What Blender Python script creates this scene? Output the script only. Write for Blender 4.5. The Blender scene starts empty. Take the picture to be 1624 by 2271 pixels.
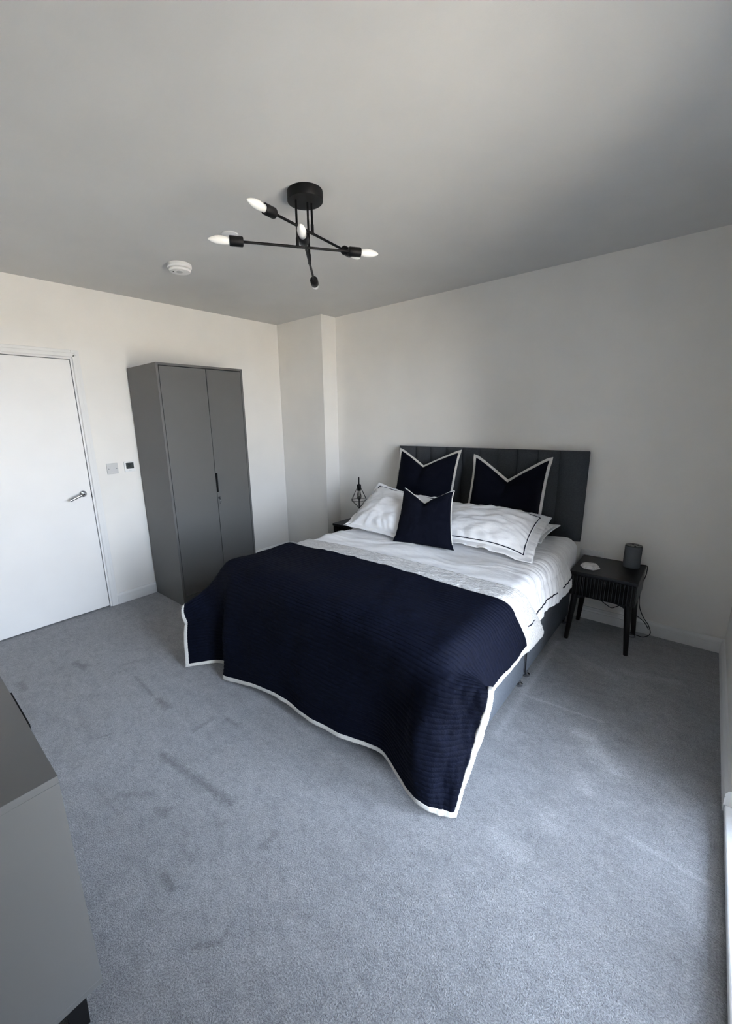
import bpy, bmesh, math
import numpy as np
from mathutils import Matrix, Vector

# ------------------------------------------------------------------ camera, sky, sun, exposure
scene = bpy.context.scene
C = scene.collection

def build_camera():
    yaw, pitch, roll = 0.7185695802, 1.3393063970, -0.0231308650
    m = Matrix.Rotation(yaw, 4, 'Z') @ Matrix.Rotation(pitch, 4, 'X') @ Matrix.Rotation(roll, 4, 'Z')
    m.translation = (3.67587, -3.34934, 1.51812)
    cd = bpy.data.cameras.new('camera')
    cd.sensor_fit = 'HORIZONTAL'; cd.sensor_width = 36.0
    cd.lens = 916.349 / 1624 * 36.0
    cd.shift_x = (812 - 767.795) / 1624
    cd.shift_y = (1143.236 - 1135.5) / 1624
    cd.clip_start = 0.02
    co = bpy.data.objects.new('camera', cd); C.objects.link(co)
    co.matrix_world = m
    scene.camera = co
build_camera()

W, H, YB = 3.92, 2.505, -3.80            # room: x 0..W, y YB..0, z 0..H
WY0, WY1, WZ1 = -2.90, -1.43, 2.20       # glazed door opening in the right wall

def build_light():
    w = bpy.data.worlds.new('sky'); scene.world = w; w.use_nodes = True
    nt = w.node_tree; bg = nt.nodes['Background']
    tc = nt.nodes.new('ShaderNodeTexCoord'); sp = nt.nodes.new('ShaderNodeSeparateXYZ'); rp = nt.nodes.new('ShaderNodeValToRGB')
    nt.links.new(tc.outputs['Generated'], sp.inputs[0]); nt.links.new(sp.outputs['Z'], rp.inputs['Fac'])
    e = rp.color_ramp.elements                            # clear sky: pale near the horizon, bluer overhead
    e[0].position = 0.0; e[0].color = (1.0, 1.10, 1.26, 1); e[1].position = 0.9; e[1].color = (0.44, 0.57, 0.80, 1)
    nt.links.new(rp.outputs['Color'], bg.inputs['Color'])
    bg.inputs['Strength'].default_value = 5.6
    s = bpy.data.lights.new('sun_offscreen', 'SUN'); s.energy = 29.0; s.angle = math.radians(0.6); s.color = (1.0, 0.84, 0.65)
    so = bpy.data.objects.new('sun_offscreen', s); C.objects.link(so)
    so.rotation_euler = Vector((-0.62, -0.25, 0.75)).to_track_quat('Z', 'Y').to_euler()   # sun stands behind the house
    a = bpy.data.lights.new('window_right_offscreen', 'AREA'); a.shape = 'RECTANGLE'
    a.size = WZ1 + 0.02; a.size_y = WY1 - WY0
    ao = bpy.data.objects.new('window_right_offscreen', a); C.objects.link(ao)
    ao.location = (4.22, (WY0 + WY1) / 2, WZ1 / 2)
    ao.rotation_euler = (0, math.radians(90), 0)
    a.cycles.is_portal = True
build_light()
vs = scene.view_settings
vs.view_transform = 'Standard'; vs.look = 'None'; vs.gamma = 1.0; vs.use_curve_mapping = False
vs.exposure = 2.38
scene.cycles.max_bounces = 10; scene.cycles.diffuse_bounces = 8
scene.cycles.use_denoising = True
scene.cycles.sample_clamp_indirect = 12.0

# ------------------------------------------------------------------ mesh helpers
def lin(r, g, b):
    f = lambda c: c / 12.92 if c <= 0.04045 else ((c + 0.055) / 1.055) ** 2.4
    return (f(r / 255), f(g / 255), f(b / 255), 1)

def root_loc(p):
    while p.parent is not None: p = p.parent
    return np.array(p.location)

def link(name, me, mat=None, parent=None, smooth=False):
    o = bpy.data.objects.new(name, me); C.objects.link(o)
    if mat is not None and not me.materials: me.materials.append(mat)
    if smooth: me.polygons.foreach_set('use_smooth', [True] * len(me.polygons))
    if parent is not None: o.parent = parent
    return o

def obj(name, verts, faces, mat, parent=None, smooth=False):
    v = np.asarray(verts, float)
    if parent is not None: v = v - root_loc(parent)
    me = bpy.data.meshes.new(name)
    me.from_pydata(v.tolist(), [], [list(map(int, f)) for f in faces]); me.validate(); me.update()
    return link(name, me, mat, parent, smooth)

def tag(o, label=None, cat=None, group=None, kind=None):
    if label: o['label'] = label
    if cat: o['category'] = cat
    if group: o['group'] = group
    if kind: o['kind'] = kind
    return o

def thing(name, label, cat, loc, group=None):
    o = bpy.data.objects.new(name, None); C.objects.link(o)
    o.location = loc; o.empty_display_size = 0.05
    return tag(o, label, cat, group)

def sroot(name, loc=(0, 0, 0)):
    o = bpy.data.objects.new(name, None); C.objects.link(o); o.location = loc
    o.empty_display_size = 0.05
    o['kind'] = 'structure'
    return o

class MB:
    """collects shapes into one mesh"""
    def __init__(s): s.v = []; s.f = []
    def add(s, v, f):
        n = len(s.v); s.v.extend([tuple(map(float, p)) for p in v]); s.f.extend([[i + n for i in q] for q in f]); return s
    def box(s, x0, x1, y0, y1, z0, z1, bev=0.0, seg=2):
        if bev <= 0:
            v = [(x, y, z) for z in (z0, z1) for y in (y0, y1) for x in (x0, x1)]
            return s.add(v, [(0, 2, 3, 1), (4, 5, 7, 6), (0, 1, 5, 4), (2, 6, 7, 3), (0, 4, 6, 2), (1, 3, 7, 5)])
        bm = bmesh.new(); bmesh.ops.create_cube(bm, size=1)
        for q in bm.verts: q.co = ((x0 + x1) / 2 + q.co.x * (x1 - x0), (y0 + y1) / 2 + q.co.y * (y1 - y0), (z0 + z1) / 2 + q.co.z * (z1 - z0))
        bmesh.ops.bevel(bm, geom=bm.edges[:], offset=bev, segments=seg, affect='EDGES', profile=0.5)
        bm.verts.index_update()
        s.add([q.co[:] for q in bm.verts], [[q.index for q in f.verts] for f in bm.faces]); bm.free(); return s
    def lathe(s, prof, org, axis=(0, 0, 1), n=32, cap=True):
        ax = Vector(axis).normalized(); q = ax.to_track_quat('Z', 'Y'); o = Vector(org)
        v = []; f = []
        for r, h in prof:
            for k in range(n):
                t = 2 * math.pi * k / n
                v.append(o + q @ Vector((r * math.cos(t), r * math.sin(t), h)))
        for i in range(len(prof) - 1):
            for k in range(n):
                k2 = (k + 1) % n
                f.append((i * n + k, i * n + k2, (i + 1) * n + k2, (i + 1) * n + k))
        if cap:
            f.append(list(range(n))[::-1]); f.append([(len(prof) - 1) * n + k for k in range(n)])
        return s.add(v, f)
    def tube(s, pts, r, n=10):
        P = [Vector(p) for p in pts]; R = r if hasattr(r, '__len__') else [r] * len(P)
        T = [(P[min(i + 1, len(P) - 1)] - P[max(i - 1, 0)]).normalized() for i in range(len(P))]
        up = Vector((0, 0, 1)) if abs(T[0].z) < 0.9 else Vector((1, 0, 0))
        nrm = (up - T[0] * up.dot(T[0])).normalized(); v = []; f = []
        for i, p in enumerate(P):
            nrm = (nrm - T[i] * nrm.dot(T[i])).normalized(); b = T[i].cross(nrm)
            for k in range(n):
                t = 2 * math.pi * k / n
                v.append(p + (nrm * math.cos(t) + b * math.sin(t)) * R[i])
        for i in range(len(P) - 1):
            for k in range(n):
                k2 = (k + 1) % n
                f.append((i * n + k, i * n + k2, (i + 1) * n + k2, (i + 1) * n + k))
        f.append(list(range(n))[::-1]); f.append([(len(P) - 1) * n + k for k in range(n)])
        return s.add(v, f)
    def prism(s, poly, a0, a1, ax='x'):
        """extrude a 2D polygon along an axis; poly given in the two other axes in xyz order"""
        n = len(poly); v = []
        for a in (a0, a1):
            for p, q in poly: v.append({'x': (a, p, q), 'y': (p, a, q), 'z': (p, q, a)}[ax])
        f = [list(range(n))[::-1], [n + k for k in range(n)]] + [(k, (k + 1) % n, n + (k + 1) % n, n + k) for k in range(n)]
        return s.add(v, f)
    def frustum(s, c0, h0, c1, h1):
        v = []
        for c, h in ((c0, h0), (c1, h1)):
            for dx, dy in ((-1, -1), (1, -1), (1, 1), (-1, 1)): v.append((c[0] + dx * h, c[1] + dy * h, c[2]))
        return s.add(v, [(3, 2, 1, 0), (4, 5, 6, 7)] + [(k, (k + 1) % 4, 4 + (k + 1) % 4, 4 + k) for k in range(4)])
    def build(s, name, mat, parent=None, smooth=False):
        o = obj(name, s.v, s.f, mat, parent, smooth)
        bm = bmesh.new(); bm.from_mesh(o.data); bmesh.ops.recalc_face_normals(bm, faces=bm.faces[:]); bm.to_mesh(o.data); bm.free()
        return o

def autosmooth(o, deg=35):
    me = o.data
    me.polygons.foreach_set('use_smooth', [True] * len(me.polygons))
    me.set_sharp_from_angle(angle=math.radians(deg))
    return o

def grid_faces(n, m, off=0):
    i, j = np.meshgrid(np.arange(n - 1), np.arange(m - 1), indexing='ij')
    a = (i * m + j).ravel() + off
    return np.stack([a, a + m, a + m + 1, a + 1], 1)

def crom(k, P, q):
    """cubic interpolation through points P at knots k, evaluated at q"""
    k = np.asarray(k, float); P = np.asarray(P, float); q = np.clip(np.asarray(q, float), k[0], k[-1])
    d = np.diff(P, axis=0) / np.diff(k).reshape(-1, *([1] * (P.ndim - 1)))
    T = np.zeros_like(P); T[0] = d[0]; T[-1] = d[-1]
    hk = np.diff(k).reshape(-1, *([1] * (P.ndim - 1)))
    T[1:-1] = (d[:-1] * hk[1:] + d[1:] * hk[:-1]) / (hk[1:] + hk[:-1])
    i = np.clip(np.searchsorted(k, q, side='right') - 1, 0, len(k) - 2)
    h = k[i + 1] - k[i]; s = (q - k[i]) / h
    sh = lambda a: a.reshape(a.shape + (1,) * (P.ndim - 1))
    s_, h_ = sh(s), sh(h)
    return ((2 * s_**3 - 3 * s_**2 + 1) * P[i] + (s_**3 - 2 * s_**2 + s_) * h_ * T[i]
            + (-2 * s_**3 + 3 * s_**2) * P[i + 1] + (s_**3 - s_**2) * h_ * T[i + 1])

def vnoise(x, y, seed=0):
    xi = np.floor(x).astype(np.int64); yi = np.floor(y).astype(np.int64)
    fx = x - xi; fy = y - yi; fx = fx * fx * (3 - 2 * fx); fy = fy * fy * (3 - 2 * fy)
    def hsh(a, b):
        n = (a * 374761393 + b * 668265263 + seed * 974634541) & 0x7fffffff
        n = ((n ^ (n >> 13)) * 1274126177) & 0x7fffffff
        return ((n ^ (n >> 16)) & 0xffff) / 32767.5 - 1
    return ((hsh(xi, yi) * (1 - fx) + hsh(xi + 1, yi) * fx) * (1 - fy)
            + (hsh(xi, yi + 1) * (1 - fx) + hsh(xi + 1, yi + 1) * fx) * fy)

def fbm(x, y, o=3, seed=0):
    t = 0; a = 1
    for k in range(o):
        t = t + a * vnoise(x * 2**k, y * 2**k, seed + k); a *= 0.5
    return t

def grid_normals(P):
    du = np.gradient(P, axis=0); dv = np.gradient(P, axis=1)
    n = np.cross(du, dv); return n / (np.linalg.norm(n, axis=2, keepdims=True) + 1e-12)

def sheet(name, P, mat, parent, thick=0.004, uv=None):
    """a grid of points thickened into cloth"""
    n, m, _ = P.shape
    N = grid_normals(P)
    V = np.concatenate([(P + N * thick / 2).reshape(-1, 3), (P - N * thick / 2).reshape(-1, 3)])
    F1 = grid_faces(n, m); F2 = grid_faces(n, m, n * m)[:, ::-1]
    ring = [(i, 0) for i in range(n)] + [(n - 1, j) for j in range(1, m)] + [(i, m - 1) for i in range(n - 2, -1, -1)] + [(0, j) for j in range(m - 2, 0, -1)]
    r = np.array([i * m + j for i, j in ring]); r2 = np.roll(r, -1)
    F3 = np.stack([r2, r, r + n * m, r2 + n * m], 1)
    F = np.concatenate([F1, F2, F3])
    o = obj(name, V, F, mat, parent, True)
    if uv is not None:
        U = np.concatenate([uv.reshape(-1, 2)] * 2)
        l = o.data.uv_layers.new(name='UVMap'); idx = np.zeros(len(o.data.loops), int); o.data.loops.foreach_get('vertex_index', idx)
        l.data.foreach_set('uv', U[idx].ravel())
    return o

# ------------------------------------------------------------------ materials
class Mat:
    def __init__(s, name, col=(0.8, 0.8, 0.8, 1), rough=0.6, spec=0.4, metal=0.0):
        s.m = bpy.data.materials.new(name); s.m.use_nodes = True
        s.t = s.m.node_tree; s.b = s.t.nodes['Principled BSDF']
        s.b.inputs['Base Color'].default_value = col if len(col) == 4 else (*col, 1)
        s.b.inputs['Roughness'].default_value = rough
        s.b.inputs['Specular IOR Level'].default_value = spec
        s.b.inputs['Metallic'].default_value = metal
    def node(s, t, **kw):
        n = s.t.nodes.new(t)
        for k, v in kw.items():
            if k.startswith('i_'): n.inputs[k[2:].replace('_', ' ')].default_value = v
            else: setattr(n, k, v)
        return n
    def link(s, a, b): s.t.links.new(a, b)
    def coords(s, scale=(1, 1, 1), rot=(0, 0, 0), kind='Object'):
        c = s.node('ShaderNodeTexCoord'); m = s.node('ShaderNodeMapping')
        m.inputs['Scale'].default_value = scale; m.inputs['Rotation'].default_value = rot
        s.link(c.outputs[kind], m.inputs['Vector']); return m.outputs['Vector']
    def noise(s, vec, scale, detail=3, rough=0.5):
        n = s.node('ShaderNodeTexNoise', i_Scale=scale, i_Detail=detail, i_Roughness=rough); s.link(vec, n.inputs['Vector']); return n.outputs['Fac']
    def ramp(s, fac, stops):
        r = s.node('ShaderNodeValToRGB'); e = r.color_ramp.elements
        while len(e) < len(stops): e.new(0.5)
        for k, (p, c) in enumerate(stops): e[k].position = p; e[k].color = c
        s.link(fac, r.inputs['Fac']); return r.outputs['Color']
    def mix(s, fac, a, b, mode='MIX'):
        n = s.node('ShaderNodeMix', data_type='RGBA', blend_type=mode)
        for k, x in ((0, fac), (6, a), (7, b)):
            if hasattr(x, 'links'): s.link(x, n.inputs[k])
            else: n.inputs[k].default_value = x
        return n.outputs[2]
    def math(s, op, a, b=None, c=None):
        n = s.node('ShaderNodeMath', operation=op)
        for k, x in enumerate((a, b, c)):
            if x is None: continue
            if hasattr(x, 'links'): s.link(x, n.inputs[k])
            else: n.inputs[k].default_value = x
        return n.outputs[0]
    def color(s, sock): s.link(sock, s.b.inputs['Base Color']); return s
    def bump(s, h, strength=0.3, dist=0.01):
        n = s.node('ShaderNodeBump', i_Strength=strength, i_Distance=dist); s.link(h, n.inputs['Height'])
        s.link(n.outputs['Normal'], s.b.inputs['Normal']); return s

def paint(name, col, rough=0.75, bump=0.05, scale=180, spec=0.25):
    m = Mat(name, col, rough, spec); v = m.coords()
    n = m.noise(v, scale, 4, 0.6); m.bump(n, bump, 0.002)
    big = m.noise(v, 3.0, 2)
    c2 = tuple(c * 0.965 for c in col[:3]) + (1,)
    m.color(m.ramp(big, [(0.35, c2), (0.65, col)]))
    return m.m

def fabric(name, col, col2=None, weave=900, rough=0.95, bump=0.25, sheen=0.0, mottle=60):
    m = Mat(name, col, rough, 0.15); v = m.coords()
    col2 = col2 or tuple(c * 0.72 for c in col[:3]) + (1,)
    n = m.noise(v, mottle, 5, 0.7); m.color(m.ramp(n, [(0.35, col2), (0.65, col)]))
    w = m.noise(v, weave, 2, 0.6); m.bump(w, bump, 0.002)
    if sheen: m.b.inputs['Sheen Weight'].default_value = sheen
    return m.m

M = {}
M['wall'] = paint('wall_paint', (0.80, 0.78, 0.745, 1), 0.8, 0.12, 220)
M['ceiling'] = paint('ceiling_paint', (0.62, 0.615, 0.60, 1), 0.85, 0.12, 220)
M['gloss'] = paint('white_gloss_paint', (0.76, 0.76, 0.75, 1), 0.55, 0.02, 60, 0.45)
M['door'] = paint('door_paint', (0.80, 0.79, 0.775, 1), 0.45, 0.04, 140, 0.4)
M['upvc'] = Mat('white_upvc', (0.84, 0.85, 0.86, 1), 0.3, 0.5).m
M['grey_lam'] = paint('grey_laminate', (0.110, 0.109, 0.105, 1), 0.42, 0.03, 260, 0.4)
M['black_metal'] = Mat('black_powder_coat', (0.004, 0.004, 0.0045, 1), 0.5, 0.22).m
M['black_wood'] = None
M['chrome'] = Mat('polished_chrome', (0.46, 0.47, 0.49, 1), 0.14, 0.5, 1.0).m
M['white_plastic'] = Mat('white_plastic', (0.78, 0.78, 0.77, 1), 0.4, 0.4).m
M['grey_plastic'] = Mat('pale_grey_plastic', (0.56, 0.56, 0.55, 1), 0.45, 0.4).m
M['lcd'] = Mat('lcd_glass', (0.045, 0.052, 0.05, 1), 0.25, 0.5).m
M['lcd_ink'] = Mat('lcd_ink', (0.004, 0.0045, 0.0045, 1), 0.6, 0.12).m
M['opal'] = Mat('opal_bulb_glass', (0.82, 0.82, 0.80, 1), 0.22, 0.5).m
M['navy_line'] = Mat('navy_piping', (0.012, 0.014, 0.028, 1), 0.8, 0.2).m
M['black_cable'] = Mat('black_cable', (0.008, 0.008, 0.010, 1), 0.55, 0.3).m
M['headboard'] = fabric('charcoal_fabric', (0.066, 0.070, 0.077, 1), (0.042, 0.046, 0.052, 1), 700, 0.95, 0.3, 0.0, 160)
M['divan'] = fabric('grey_divan_fabric', (0.135, 0.148, 0.168, 1), (0.095, 0.105, 0.122, 1), 700, 0.95, 0.3, 0.0, 180)
M['cream'] = fabric('cream_trim_fabric', (0.66, 0.64, 0.60, 1), (0.56, 0.545, 0.51, 1), 500, 0.95, 0.4, 0.0, 120)
M['speaker'] = fabric('grey_mesh_fabric', (0.105, 0.112, 0.12, 1), (0.07, 0.076, 0.084, 1), 1200, 0.9, 0.4, 0.0, 500)

def navy():
    m = Mat('navy_quilted_fabric', (0.002, 0.003, 0.010, 1), 0.8, 0.09); v = m.coords()
    n = m.noise(v, 45, 4, 0.65)
    m.color(m.ramp(n, [(0.3, (0.0011, 0.0019, 0.0062, 1)), (0.7, (0.0022, 0.0036, 0.0115, 1))]))
    cr = m.noise(m.coords((1.0, 2.2, 1.6)), 38, 4, 0.7)
    fi = m.noise(v, 600, 2)
    m.bump(m.math('ADD', cr, m.math('MULTIPLY', fi, 0.12)), 0.55, 0.007)
    return m.m
M['navy'] = navy()

def navy_cushion():
    m = Mat('navy_cushion_fabric', (0.007, 0.008, 0.019, 1), 0.9, 0.10); v = m.coords()
    n = m.noise(v, 300, 3); m.color(m.ramp(n, [(0.3, (0.0013, 0.0019, 0.0055, 1)), (0.7, (0.0026, 0.0036, 0.0095, 1))]))
    m.bump(m.noise(v, 500, 2), 0.3, 0.002)
    return m.m
M['navy_cushion'] = navy_cushion()

def linen(name, col):
    m = Mat(name, col, 0.9, 0.2); v = m.coords()
    cr = m.noise(m.coords((1.0, 1.5, 1.0)), 17, 4, 0.6)
    fi = m.noise(v, 700, 2)
    m.bump(m.math('ADD', cr, m.math('MULTIPLY', fi, 0.05)), 0.35, 0.010)
    c2 = tuple(c * 0.96 for c in col[:3]) + (1,)
    m.color(m.ramp(m.noise(v, 30, 3), [(0.3, c2), (0.7, col)]))
    return m.m
M['linen'] = linen('white_cotton', (0.77, 0.77, 0.78, 1))

def reverse_cloth():
    m = Mat('cream_quilted_reverse', (0.55, 0.54, 0.53, 1), 0.92, 0.2)
    v = m.coords((1.0, 1.7, 1.3))
    vo = m.node('ShaderNodeTexVoronoi', feature='F1', i_Scale=62.0); m.link(v, vo.inputs['Vector'])
    n = m.noise(v, 70, 4, 0.7)
    m.color(m.ramp(n, [(0.3, (0.46, 0.45, 0.44, 1)), (0.7, (0.62, 0.61, 0.60, 1))]))
    m.bump(m.math('ADD', n, m.math('MULTIPLY', vo.outputs['Distance'], 0.6)), 0.8, 0.008)
    return m.m
M['reverse'] = reverse_cloth()

def black_wood():
    m = Mat('black_stained_wood', (0.007, 0.006, 0.007, 1), 0.34, 0.4); v = m.coords((2, 18, 18))
    n = m.noise(v, 9, 4, 0.6)
    m.color(m.ramp(n, [(0.3, (0.0045, 0.004, 0.005, 1)), (0.7, (0.011, 0.0095, 0.011, 1))]))
    m.bump(n, 0.12, 0.002); return m.m
M['black_wood'] = black_wood()

def marble():
    m = Mat('white_marble', (0.62, 0.61, 0.60, 1), 0.3, 0.5); v = m.coords()
    n = m.noise(v, 25, 5, 0.7)
    m.color(m.ramp(n, [(0.35, (0.36, 0.35, 0.35, 1)), (0.5, (0.66, 0.64, 0.62, 1)), (0.8, (0.75, 0.73, 0.71, 1))])); return m.m
M['marble'] = marble()

def glass(name, tint=(1, 1, 1, 1)):
    m = bpy.data.materials.new(name); m.use_nodes = True; t = m.node_tree; t.nodes.clear()
    o = t.nodes.new('ShaderNodeOutputMaterial'); mx = t.nodes.new('ShaderNodeMixShader'); fr = t.nodes.new('ShaderNodeFresnel')
    tr = t.nodes.new('ShaderNodeBsdfTransparent'); gl = t.nodes.new('ShaderNodeBsdfGlossy')
    fr.inputs['IOR'].default_value = 1.45; tr.inputs['Color'].default_value = tint; gl.inputs['Roughness'].default_value = 0.02
    t.links.new(fr.outputs[0], mx.inputs[0]); t.links.new(tr.outputs[0], mx.inputs[1]); t.links.new(gl.outputs[0], mx.inputs[2]); t.links.new(mx.outputs[0], o.inputs[0])
    return m
M['glass'] = glass('window_glass', (0.97, 0.98, 0.98, 1))
M['bulb_glass'] = glass('clear_bulb_glass', (0.9, 0.88, 0.84, 1))

# scuffs and brushed patches in the pile: (x0, y0, x1, y1, half width, strength); positive = darker
CARPET_MARKS = [
    (1.93, -2.705, 2.40, -2.645, 0.020, 0.9), (2.455, -2.953, 2.52, -2.952, 0.016, 0.9), (1.53, -2.531, 1.63, -2.527, 0.024, 0.8),
    (1.20, -2.522, 1.46, -2.536, 0.011, 0.6), (1.96, -2.378, 2.05, -2.368, 0.016, 0.6), (0.735, -2.711, 0.84, -2.686, 0.024, 0.85),
    (0.71, -3.006, 0.81, -2.998, 0.022, 0.7), (1.902, -2.52, 1.901, -2.43, 0.014, 0.6), (2.00, -2.925, 2.10, -2.83, 0.020, 0.6),
    (2.20, -2.853, 2.23, -2.829, 0.022, 0.8), (2.72, -2.985, 2.77, -2.93, 0.010, 0.7), (2.77, -2.93, 2.755, -2.88, 0.009, 0.6),
    (2.638, -2.672, 2.637, -2.612, 0.018, 0.6), (1.575, -2.872, 1.60, -2.80, 0.008, 0.6), (1.00, -2.525, 1.05, -2.405, 0.014, 0.4),
    (2.394, -2.765, 2.454, -2.707, 0.012, 0.35), (1.25, -2.86, 1.55, -2.88, 0.012, 0.35), (1.9, -2.97, 2.10, -2.96, 0.010, 0.4),
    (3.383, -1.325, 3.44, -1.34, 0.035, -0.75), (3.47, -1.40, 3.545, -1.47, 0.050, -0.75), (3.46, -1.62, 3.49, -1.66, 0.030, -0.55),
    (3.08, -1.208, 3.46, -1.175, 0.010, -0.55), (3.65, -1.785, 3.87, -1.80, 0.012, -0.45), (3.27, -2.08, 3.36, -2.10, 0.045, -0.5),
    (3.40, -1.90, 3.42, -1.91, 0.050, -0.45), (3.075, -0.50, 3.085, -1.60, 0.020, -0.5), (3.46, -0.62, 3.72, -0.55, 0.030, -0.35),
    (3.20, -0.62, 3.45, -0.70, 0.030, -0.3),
]

def carpet():
    m = Mat('grey_carpet', (0.3, 0.3, 0.32, 1), 1.0, 0.05); v = m.coords()
    base = m.noise(v, 3.2, 4, 0.6); mid = m.noise(m.coords((1.0, 1.5, 1.0), (0, 0, 0.5)), 11, 4, 0.65)
    fine = m.noise(v, 210, 3, 0.75)
    streak = m.noise(m.coords((1.0, 14.0, 1.0), (0, 0, math.radians(78))), 4.5, 3, 0.6)
    col = m.ramp(base, [(0.3, (0.29, 0.297, 0.312, 1)), (0.7, (0.405, 0.412, 0.428, 1))])
    col = m.mix(0.55, col, m.ramp(mid, [(0.3, (0.24, 0.246, 0.26, 1)), (0.52, (0.38, 0.387, 0.40, 1)), (0.75, (0.45, 0.457, 0.47, 1))]))
    col = m.mix(0.06, col, m.ramp(streak, [(0.3, (0.12, 0.125, 0.135, 1)), (0.7, (0.45, 0.455, 0.465, 1))]))
    clump = m.noise(v, 48, 3, 0.7)
    col = m.mix(1.0, col, m.ramp(clump, [(0.3, (0.80, 0.80, 0.81, 1)), (0.7, (1.14, 1.14, 1.14, 1))]), 'MULTIPLY')
    sx = m.node('ShaderNodeSeparateXYZ'); m.link(v, sx.inputs[0])
    wob = m.noise(v, 42, 5, 0.75)
    dark = None; light = None
    for x0, y0, x1, y1, hw, s in CARPET_MARKS:
        L = math.hypot(x1 - x0, y1 - y0) or 1e-4; ux, uy = (x1 - x0) / L, (y1 - y0) / L
        px = m.math('SUBTRACT', sx.outputs[0], x0); py = m.math('SUBTRACT', sx.outputs[1], y0)
        al = m.math('ADD', m.math('MULTIPLY', px, ux), m.math('MULTIPLY', py, uy))
        ac = m.math('SUBTRACT', m.math('MULTIPLY', py, ux), m.math('MULTIPLY', px, uy))
        ex = m.math('MAXIMUM', m.math('SUBTRACT', m.math('ABSOLUTE', m.math('SUBTRACT', al, L / 2)), L / 2), 0.0)
        d = m.math('SQRT', m.math('ADD', m.math('MULTIPLY', ex, ex), m.math('MULTIPLY', ac, ac)))
        d = m.math('ADD', m.math('DIVIDE', d, hw), m.math('MULTIPLY', m.math('SUBTRACT', wob, 0.5), 4.5))
        mr = m.node('ShaderNodeMapRange', interpolation_type='SMOOTHSTEP')
        mr.inputs['From Min'].default_value = -0.3; mr.inputs['From Max'].default_value = 1.7
        mr.inputs['To Min'].default_value = abs(s); mr.inputs['To Max'].default_value = 0.0
        m.link(d, mr.inputs['Value']); k = mr.outputs['Result']
        if s > 0: dark = k if dark is None else m.math('MAXIMUM', dark, k)
        else: light = k if light is None else m.math('MAXIMUM', light, k)
    col = m.mix(dark, col, (0.165, 0.167, 0.177, 1))
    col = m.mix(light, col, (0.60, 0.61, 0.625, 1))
    f2 = m.ramp(fine, [(0.34, (0.50, 0.50, 0.51, 1)), (0.66, (1.36, 1.36, 1.36, 1))])
    col = m.mix(1.0, col, f2, 'MULTIPLY')
    m.color(col)
    m.b.inputs['Sheen Weight'].default_value = 0.35; m.b.inputs['Sheen Roughness'].default_value = 0.5
    m.bump(m.math('ADD', fine, m.math('MULTIPLY', mid, 0.25)), 0.9, 0.012)
    return m.m
M['carpet'] = carpet()
M['render'] = paint('added_fin_render', (0.45, 0.43, 0.40, 1), 0.9, 0.2, 40)
M['ground'] = paint('pale_paving', (0.42, 0.39, 0.34, 1), 0.9, 0.2, 8)

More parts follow.
